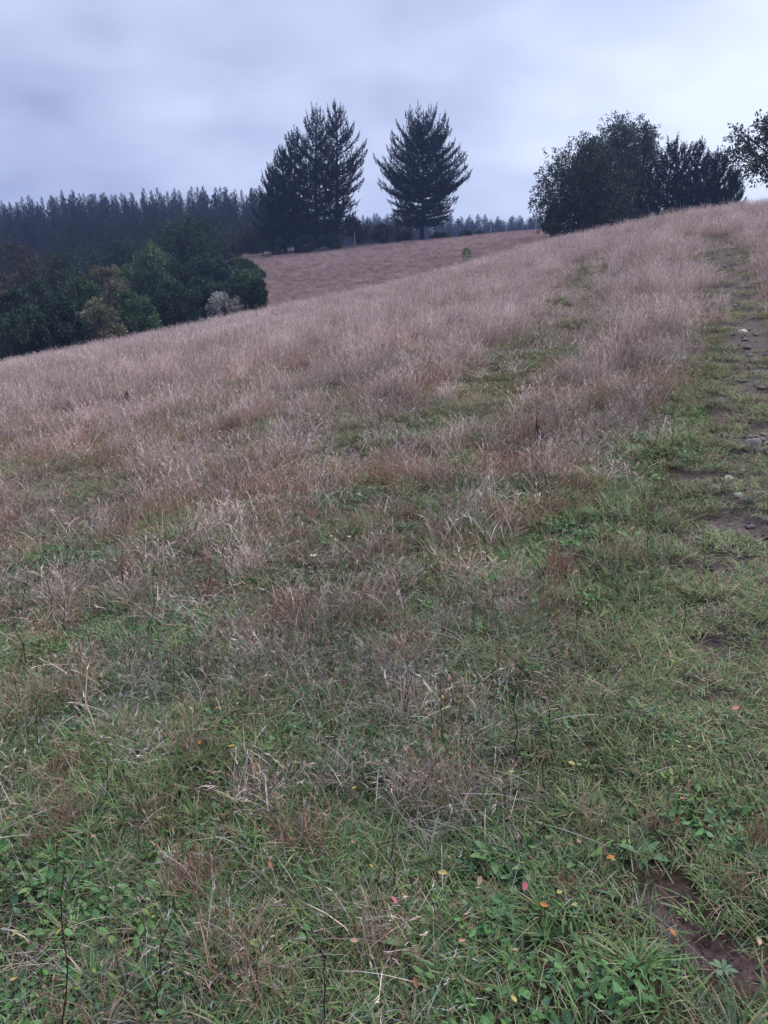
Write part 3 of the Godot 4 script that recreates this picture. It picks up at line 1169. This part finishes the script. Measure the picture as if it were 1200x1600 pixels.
func make_tussocks(tones: Array) -> void:
	var kinds := {
		"rust": [dry_mesh(0.05, 90, 0.16, 0.002, tones[2], 0.0, 0.6), "reddish brown withered grass tuft amid short green turf", "reddish brown grass tufts"],
		"tawny": [dry_mesh(0.09, 90, 0.22, 0.0022, tones[1], 0.0, 1.0), "tawny dead grass tuft amid short green turf", "tawny grass tufts"],
		"pale": [dry_mesh(0.12, 60, 0.27, 0.0017, tones[3], 0.06, 1.8), "pale grey tangle of arching dead grass stems", "pale arching grass tangles"],
		"mauve": [dry_mesh(0.12, 110, 0.3, 0.0026, tones[0], 0.08, 1.1), "dense pinkish dry grass clump standing above its neighbours", "dense pinkish grass clumps"],
	}
	var list := [
		[115, 1285, "rust", 1.1], [95, 1210, "rust", 0.9], [300, 1180, "tawny", 1.0], [150, 1150, "pale", 0.8], [460, 1325, "rust", 1.2], [310, 1385, "rust", 1.3], [285, 1400, "tawny", 0.9],
		[650, 1290, "pale", 1.0], [735, 1245, "pale", 1.1], [690, 1250, "tawny", 1.1], [640, 1240, "mauve", 0.6], [505, 1320, "rust", 0.8], [885, 1395, "rust", 0.7], [875, 895, "rust", 1.6], [380, 905, "mauve", 0.8],
		[330, 935, "rust", 1.6], [640, 1010, "tawny", 1.0], [130, 1085, "tawny", 1.2], [400, 1085, "rust", 1.0], [560, 890, "rust", 1.2], [745, 790, "mauve", 0.95], [725, 800, "pale", 0.9], [1030, 1300, "tawny", 0.6],
		[1180, 1320, "rust", 0.8], [230, 1060, "pale", 0.9], [40, 1130, "tawny", 1.1], [370, 1500, "tawny", 1.0], [585, 1490, "tawny", 0.8], [60, 1330, "rust", 0.9], [930, 1300, "tawny", 0.7], [800, 960, "mauve", 0.6], [860, 960, "tawny", 1.2],
		[700, 1320, "pale", 0.8], [250, 1290, "tawny", 0.8], [420, 1560, "tawny", 0.8], [960, 880, "tawny", 1.1], [540, 1190, "pale", 0.6], [1150, 1400, "rust", 0.6], [90, 940, "mauve", 0.8], [200, 905, "rust", 1.5],
	]
	for a in list:
		var kind: Array = kinds[a[2]]
		var p := ground_at(a[0], a[1])
		var o := single("grass_tussock", kind[0], mats.dry, p)
		o.rotation = Vector3(rng.randf_range(-0.15, 0.15), rng.randf() * TAU, rng.randf_range(-0.15, 0.15))
		o.scale = Vector3.ONE * a[3]
		tag(o, kind[1], "grass tussock", kind[2])


# ---------------------------------------------------------------- stalks, rosettes, leaves, stones

func stalk(p: Vector3, tall: float, lean: Vector2, twigs: int, k: Color) -> Node3D:
	var o := thing("weed_stalk", p)
	var stem := MB.new()
	var pts: Array = []
	var radii: Array = []
	for i in 7:
		var t := i / 6.0
		pts.append(Vector3(lean.x * t * tall + rng.randf_range(-0.03, 0.03) * tall, tall * t - (0.01 if i == 0 else 0.0), lean.y * t * tall + rng.randf_range(-0.03, 0.03) * tall))
		radii.append(lerpf(0.0021, 0.0009, t))
	stem.tube(pts, radii, 5, k)
	part("stem", stem.mesh(), mats.stalk, o)
	for i in twigs:
		var tw := MB.new()
		var f := rng.randf_range(0.3, 0.95) * 6.0
		var q: Vector3 = pts[int(f)].lerp(pts[mini(int(f) + 1, 6)], fmod(f, 1.0))
		var az := rng.randf() * TAU
		var l := tall * rng.randf_range(0.06, 0.2)
		var e := q + Vector3(cos(az) * 0.5, 0.85, sin(az) * 0.5) * l
		tw.tube([q, q.lerp(e, 0.5) + Vector3(cos(az), 0, sin(az)) * l * 0.1, e], [0.0011, 0.0009, 0.0007], 4, k)
		for m in 4:
			tw.blade(e - (e - q) * (0.12 * m), ((e - q).normalized() + any_way() * 0.6).normalized(), Vector3.ZERO, any_way(), 0.012, 0.004, 1, vary(k * 1.25, 0.3))
		part("twig", tw.mesh(), mats.stalk, o)
	return o


func make_small_plants() -> void:
	var black := Color(0.045, 0.032, 0.028)
	var brown := Color(0.1, 0.065, 0.05)
	# [foot px, foot row, top px, top row, twigs, colour]
	var marked := [
		[440, 1200, 444, 1115, 1, black], [106, 1640, 100, 1320, 1, black], [502, 1605, 505, 1482, 3, black], [808, 1180, 802, 1065, 0, black], [866, 1190, 858, 1105, 1, black], [245, 1600, 250, 1470, 4, black], [210, 1590, 165, 1490, 1, brown],
		[125, 1400, 122, 1370, 1, brown], [1012, 868, 1008, 812, 4, black], [520, 1045, 516, 960, 2, brown], [42, 1040, 22, 930, 1, black], [98, 1010, 104, 850, 2, brown], [90, 985, 76, 880, 2, black], [232, 1000, 240, 890, 1, black], [655, 880, 652, 800, 1, black],
		[575, 1080, 580, 1000, 3, brown], [275, 1100, 268, 1010, 1, black], [700, 1230, 690, 1080, 1, brown], [615, 1390, 612, 1290, 3, brown], [590, 1420, 592, 1330, 2, black], [430, 935, 412, 850, 3, black], [355, 930, 350, 850, 3, black], [620, 990, 618, 900, 2, brown],
		[1100, 890, 1104, 830, 1, brown], [540, 940, 528, 850, 1, black], [405, 760, 410, 690, 1, brown], [290, 720, 288, 660, 1, black], [720, 1165, 722, 1085, 1, black], [355, 1235, 352, 1190, 1, black], [205, 1075, 200, 990, 2, brown], [150, 800, 155, 730, 1, brown],
		[480, 830, 470, 760, 1, black], [900, 1000, 904, 940, 1, black], [1050, 700, 1052, 640, 1, brown], [985, 720, 986, 660, 1, brown], [850, 1240, 846, 1180, 0, black], [300, 1045, 296, 960, 2, brown], [170, 1245, 166, 1180, 1, black], [60, 1190, 52, 1090, 2, brown], [395, 1580, 402, 1500, 2, brown],
		[595, 700, 592, 640, 1, brown], [880, 640, 884, 590, 1, brown], [210, 655, 215, 600, 3, brown], [760, 890, 756, 820, 1, black], [570, 1230, 566, 1165, 1, brown],
	]
	for i in 50:
		var px := rng.randf_range(0, 1080)
		var py := rng.randf_range(640, 1150)
		marked.append([px, py, px + rng.randf_range(-22, 22), py - rng.randf_range(25, 65) * (0.55 if py < 800 else 1.0), rng.randi() % 3, black if rng.randf() < 0.5 else brown])
	for a in marked:
		var p := ground_at(a[0], a[1])
		var e := at_distance(a[2], a[3], -p.z)
		var tall: float = clampf(e.y - p.y, 0.05, 0.5)
		var o := stalk(p, tall, Vector2((e.x - p.x) / tall, rng.randf_range(-0.25, 0.15)), a[4], a[5])
		if a[5] == black:
			tag(o, "thin blackish upright dead weed stalk rising out of the grass", "weed stalk", "blackish weed stalks")
		else:
			tag(o, "thin brown upright dead weed stalk rising out of the grass", "weed stalk", "brown weed stalks")
	# --- rosettes of broad leaves
	var leafs: Array = []
	for i in 6:
		var mb := MB.new()
		var k: Color = [Color(0.12, 0.23, 0.1), Color(0.1, 0.2, 0.1), Color(0.16, 0.28, 0.11), Color(0.13, 0.23, 0.16), Color(0.15, 0.23, 0.15), Color(0.12, 0.23, 0.09)][i]
		mb.leaf(Vector3(0.004, 0.002, 0), Vector3(1, 0.55, 0).normalized(), Vector3.UP, Vector3(0, 0, 1), 0.085, 0.024, 0.32, 0.22, k)
		leafs.append(mb.mesh())
	var marked_rosettes := [[1068, 1432, 0.5, 2], [1130, 1515, 0.5, 4], [830, 1360, 1.2, 2], [800, 1375, 1.0, 0], [900, 1350, 1.0, 5], [1010, 1490, 0.9, 4], [770, 1345, 1.1, 2], [650, 1480, 1.3, 2], [670, 1500, 1.2, 5], [790, 1440, 1.0, 0], [335, 1120, 0.9, 2], [350, 1112, 0.8, 0], [60, 1390, 1.2, 2], [480, 1200, 0.9, 5], [1000, 1120, 1.0, 2], [1040, 1500, 0.5, 4], [1190, 1575, 1.0, 5], [1005, 1340, 1.0, 0], [990, 850, 1.6, 2], [960, 880, 1.4, 2], [640, 830, 1.4, 2], [780, 1500, 1.0, 5]]
	for i in 170:
		var px := rng.randf_range(-20, 1220)
		var py := rng.randf_range(1020, 1600)
		marked_rosettes.append([px, py, rng.randf_range(0.3, 0.65), rng.randi() % 6])
	for a in marked_rosettes:
		var p := ground_at(a[0], a[1])
		if bare_mud(p.x, -p.z, 0.04) > 0.3 and a[2] != 0.5:
			continue
		var o := thing("leaf_rosette", p, rng.randf() * TAU)
		var n := rng.randi_range(5, 9)
		for i in n:
			var lf := part("leaf", leafs[a[3] if rng.randf() < 0.7 else rng.randi() % 6], mats.broad, o)
			lf.rotation = Vector3(0, TAU * i / n + rng.randf_range(-0.35, 0.35), rng.randf_range(-0.35, 0.45))
			var sz: float = a[2] * 0.8 * rng.randf_range(0.6, 1.15)
			lf.scale = Vector3(sz, sz, sz * rng.randf_range(0.8, 1.25))
		if a[3] == 3 or a[3] == 4:
			tag(o, "grey-green leafy weed rosette pressed into the turf", "weed", "grey-green rosettes")
		elif a[3] == 2:
			tag(o, "bright green leafy weed rosette pressed into the turf", "weed", "bright green rosettes")
		else:
			tag(o, "mid green leafy weed rosette pressed into the turf", "weed", "mid green rosettes")
	# --- fallen and faded leaves
	var hues := {
		"yellow": [Color(0.5, 0.36, 0.08), Color(0.5, 0.42, 0.16)],
		"orange": [Color(0.5, 0.22, 0.07), Color(0.45, 0.2, 0.1)],
		"pink": [Color(0.55, 0.16, 0.16), Color(0.6, 0.24, 0.2)],
		"tan": [Color(0.5, 0.36, 0.25), Color(0.42, 0.28, 0.18)],
	}
	var fallen := {}
	for h in hues:
		fallen[h] = []
		for k in hues[h]:
			var mb := MB.new()
			mb.leaf(Vector3(-0.014, 0, 0), Vector3(1, 0.1, 0).normalized(), Vector3.UP, Vector3(0, 0, 1), 0.03, 0.017, -0.25, 0.4, k)
			fallen[h].append(mb.mesh())
	var down := [[428, 1486, "yellow"], [362, 1184, "yellow"], [18, 1297, "orange"], [850, 1437, "orange"], [818, 1408, "pink"], [950, 1362, "orange"], [425, 1373, "orange"], [424, 1362, "tan"], [313, 1178, "orange"], [722, 1494, "pink"], [735, 1470, "tan"], [872, 1416, "yellow"], [1048, 1482, "orange"], [1055, 1178, "yellow"], [1074, 1186, "yellow"], [745, 864, "orange"], [728, 868, "yellow"], [640, 840, "orange"], [655, 842, "tan"], [815, 945, "orange"], [390, 1050, "tan"], [340, 1123, "orange"], [400, 1213, "orange"], [300, 1123, "yellow"], [250, 1296, "yellow"], [290, 1600, "yellow"], [553, 1335, "tan"], [580, 1375, "yellow"], [615, 1430, "pink"], [630, 1424, "yellow"], [732, 1218, "tan"], [800, 1585, "yellow"], [690, 1105, "yellow"], [1035, 1136, "yellow"], [1145, 1126, "pink"], [990, 1122, "yellow"], [893, 1213, "yellow"], [30, 1480, "yellow"], [950, 1465, "tan"], [555, 1493, "tan"], [650, 1560, "orange"], [690, 1385, "yellow"], [655, 1074, "yellow"], [600, 1040, "tan"], [1090, 672, "yellow"], [1095, 660, "yellow"], [1030, 795, "yellow"], [555, 1250, "yellow"], [150, 1325, "tan"], [95, 1478, "yellow"]]
	for i in 16:
		down.append([rng.randf_range(0, 1200), rng.randf_range(900, 1590), pick(["yellow", "yellow", "orange", "tan", "tan"])])
	for a in down:
		var p := ground_at(a[0], a[1])
		var o := single("fallen_leaf", pick(fallen[a[2]]), mats.broad, p + Vector3(0, 0.042, 0))
		o.rotation = Vector3(rng.randf_range(-0.5, 0.5), rng.randf() * TAU, rng.randf_range(-0.5, 0.5))
		o.scale = Vector3.ONE * rng.randf_range(0.5, 0.95)
		tag(o, {"yellow": "small yellow fallen leaf resting on the grass", "orange": "small orange fallen leaf resting on the grass", "pink": "small pinkish red leaf resting on the grass", "tan": "small faded tan leaf resting on the grass"}[a[2]], "leaf", a[2] + " leaves on the grass", "thing")
	# --- white flower heads
	var petals := MB.new()
	for i in 11:
		var az := TAU * i / 11.0
		petals.leaf(Vector3(0, 0.0, 0), Vector3(cos(az), 0.2, sin(az)).normalized(), Vector3.UP, Vector3(-sin(az), 0, cos(az)), 0.016, 0.006, 0.1, 0.1, Color(0.78, 0.78, 0.76))
	var eye_mesh := MB.new()
	for i in 14:
		eye_mesh.blade(any_way() * 0.002, (Vector3.UP + any_way() * 0.6).normalized(), Vector3.ZERO, any_way(), 0.005, 0.004, 1, Color(0.6, 0.45, 0.06))
	var stem_mesh := MB.new()
	stem_mesh.tube([Vector3(0, -0.07, 0), Vector3(0.002, -0.03, 0), Vector3.ZERO], [0.001, 0.001, 0.001], 4, Color(0.1, 0.16, 0.06))
	for a in [[490, 886, 1.0], [546, 856, 0.6], [518, 855, 0.5]]:
		var o := thing("white_flower", ground_at(a[0], a[1]) + Vector3(0, 0.065, 0), rng.randf() * TAU)
		part("petals", petals.mesh(), mats.broad, o)
		part("flower_centre", eye_mesh.mesh(), mats.broad, o)
		part("stem", stem_mesh.mesh(), mats.broad, o)
		o.scale = Vector3.ONE * a[2] * 1.3
		tag(o, "small white flower open in the green turf", "flower", "white flowers in the turf")
	# --- dark red seed-headed weeds
	for a in [[478, 592, 480, 570], [836, 702, 832, 672], [402, 505, 400, 488], [655, 448, 656, 432], [200, 650, 205, 615], [60, 585, 58, 568], [425, 505, 428, 487]]:
		var p := ground_at(a[0], a[1])
		var e := at_distance(a[2], a[3], -p.z)
		var tall: float = clampf(e.y - p.y, 0.2, 0.9)
		var o := thing("seedy_weed", p)
		var stem := MB.new()
		stem.tube([Vector3(0, -0.02, 0), Vector3(0.02, tall * 0.5, 0), Vector3(0, tall, 0)], [0.006, 0.005, 0.002], 5, Color(0.07, 0.035, 0.03))
		part("stem", stem.mesh(), mats.stalk, o)
		for h in 4:
			var head := MB.new()
			var az := rng.randf() * TAU
			var b0 := Vector3(0, tall * (0.5 + 0.13 * h), 0)
			var b1 := b0 + Vector3(cos(az) * 0.35, 0.8, sin(az) * 0.35) * tall * 0.3
			head.tube([b0, b1], [0.003, 0.002], 4, Color(0.07, 0.035, 0.03))
			for m in 40:
				head.blade(b0.lerp(b1, rng.randf_range(0.35, 1.05)), any_way(), Vector3.ZERO, any_way(), tall * 0.05, tall * 0.035, 1, vary(Color(0.11, 0.028, 0.025), 0.3))
			part("seed_head", head.mesh(), mats.stalk, o)
		tag(o, "dark reddish seed-headed weed poking above the dry grass", "weed", "dark reddish weeds in the dry grass")
	# --- small green sapling on the brow
	var sp := ground_at(728, 412)
	var se := at_distance(728, 389, -sp.z)
	var tall: float = clampf(se.y - sp.y, 0.3, 1.2)
	var sap := thing("sapling", sp)
	var st := MB.new()
	st.tube([Vector3(0, -0.05, 0), Vector3(0.01, tall * 0.5, 0), Vector3(0, tall * 0.9, 0)], [0.015, 0.012, 0.006], 5, Color(0.08, 0.06, 0.04))
	part("trunk", st.mesh(), mats.stalk, sap)
	var cr := MB.new()
	for i in 170:
		var w := any_way()
		var p := Vector3(w.x * tall * 0.3, tall * 0.66 + w.y * tall * 0.3, w.z * tall * 0.3) * Vector3(rng.randf_range(0.1, 1.0), 1, rng.randf_range(0.1, 1.0))
		var d := (w + Vector3.UP * 0.8).normalized()
		var side := d.cross(any_way()).normalized()
		cr.leaf(p, d, side.cross(d), side, tall * 0.16, tall * 0.06, 0.1, 0.1, vary(Color(0.1, 0.22, 0.07), 0.3))
	part("crown", cr.mesh(), mats.broad, sap)
	tag(sap, "small bright green sapling alone in the dry grass", "sapling")
	# --- stones on the path
	var stones: Array = []
	for i in 4:
		stones.append(stone_mesh())
	make_crumbs(stones)
	var lying := [[1160, 516, 2.2, true], [1128, 424, 1.3, true], [1153, 488, 1.0, true], [1176, 690, 2.4, false], [1150, 480, 1.5, false], [1155, 494, 1.6, false], [1168, 540, 1.6, false], [1180, 562, 2.2, false], [1185, 580, 2.2, false], [1140, 446, 1.2, false], [1148, 458, 1.2, false], [1130, 432, 1.2, false], [1172, 552, 1.5, false], [1190, 602, 1.3, false], [1165, 528, 1.3, false], [1175, 775, 1.5, false], [1190, 700, 1.5, false]]
	for i in 90:
		var t := rng.randf_range(0.0, path_line.size() - 4.01)
		var q: Vector2 = path_line[int(t)].lerp(path_line[int(t) + 1], fmod(t, 1.0))
		q += Vector2(rng.randf_range(-0.22, 0.22), rng.randf_range(-0.3, 0.3))
		lying.append([q.x, q.y, rng.randf_range(0.5, 1.3), rng.randf() < 0.12, 1])
	for a in lying:
		var p: Vector3 = ground_point(a[0], a[1]) if a.size() > 4 else ground_at(a[0], a[1])
		var o := single("path_stone", pick(stones), mats.pale_stone if a[3] else mats.stone, p + Vector3(0, -0.022, 0))
		o.rotation = Vector3(rng.randf_range(-0.2, 0.2), rng.randf() * TAU, rng.randf_range(-0.2, 0.2))
		var sz: float = a[2]
		o.scale = Vector3(sz, sz * rng.randf_range(0.6, 0.9), sz * rng.randf_range(0.7, 1.1))
		if a[3]:
			tag(o, "pale whitish stone lying on the worn path", "stone", "pale stones on the path")
		else:
			tag(o, "grey stone half sunk in the worn path", "stone", "grey stones on the path")


func make_crumbs(stones: Array) -> void:
	var crumbs := thing("soil_crumbs", Vector3.ZERO)
	tag(crumbs, "loose soil crumbs and grit on bare ground", "soil", "", "stuff")
	var spots: Array = []
	for i in 9000:
		var x: float
		var d: float
		var big := rng.randf_range(0.06, 0.26)
		if i < 4500:
			d = rng.randf_range(1.1, 1.9)
			x = rng.randf_range(0.3, 1.0)
			big *= 0.5
			if bare_mud(x, d) < 0.4 or rng.randf() < 0.6:
				continue
		else:
			var t := rng.randf_range(0.0, path_line.size() - 2.01)
			var q: Vector2 = path_line[int(t)].lerp(path_line[int(t) + 1], fmod(t, 1.0))
			x = q.x + rng.randf_range(-0.4, 0.4)
			d = q.y + rng.randf_range(-0.3, 0.3)
			big *= 1.8
			if maxf(path_cover(x, d), bare_mud(x, d)) < 0.4 or rng.randf() < 0.5:
				continue
		var tf := seat(x, d, big, big)
		tf.origin.y -= 0.003 if i < 4500 else 0.03
		spots.append([rng.randi() % 4, tf, Color.WHITE])
	scatter(crumbs, "crumbs", stones, mats.crumb, spots)


func stone_mesh() -> ArrayMesh:
	var st := SurfaceTool.new()
	st.begin(Mesh.PRIMITIVE_TRIANGLES)
	st.set_smooth_group(0)
	var off := rng.randf() * 100.0
	var n := 10
	var m := 7
	var pts: Array = []
	for j in m + 1:
		for i in n:
			var a := PI * j / m
			var b := TAU * i / n
			var w := Vector3(sin(a) * cos(b), cos(a), sin(a) * sin(b))
			var r := 0.025 * (1.0 + 0.55 * bump_noise.get_noise_3d(w.x * 0.9 + off, w.y * 0.9, w.z * 0.9))
			pts.append(Vector3(w.x * r * 1.25, w.y * r * 0.8, w.z * r))
	for j in m:
		for i in n:
			var i2 := (i + 1) % n
			for q in [pts[j * n + i], pts[j * n + i2], pts[(j + 1) * n + i], pts[j * n + i2], pts[(j + 1) * n + i2], pts[(j + 1) * n + i]]:
				st.add_vertex(q)
	st.index()
	st.generate_normals()
	return st.commit()
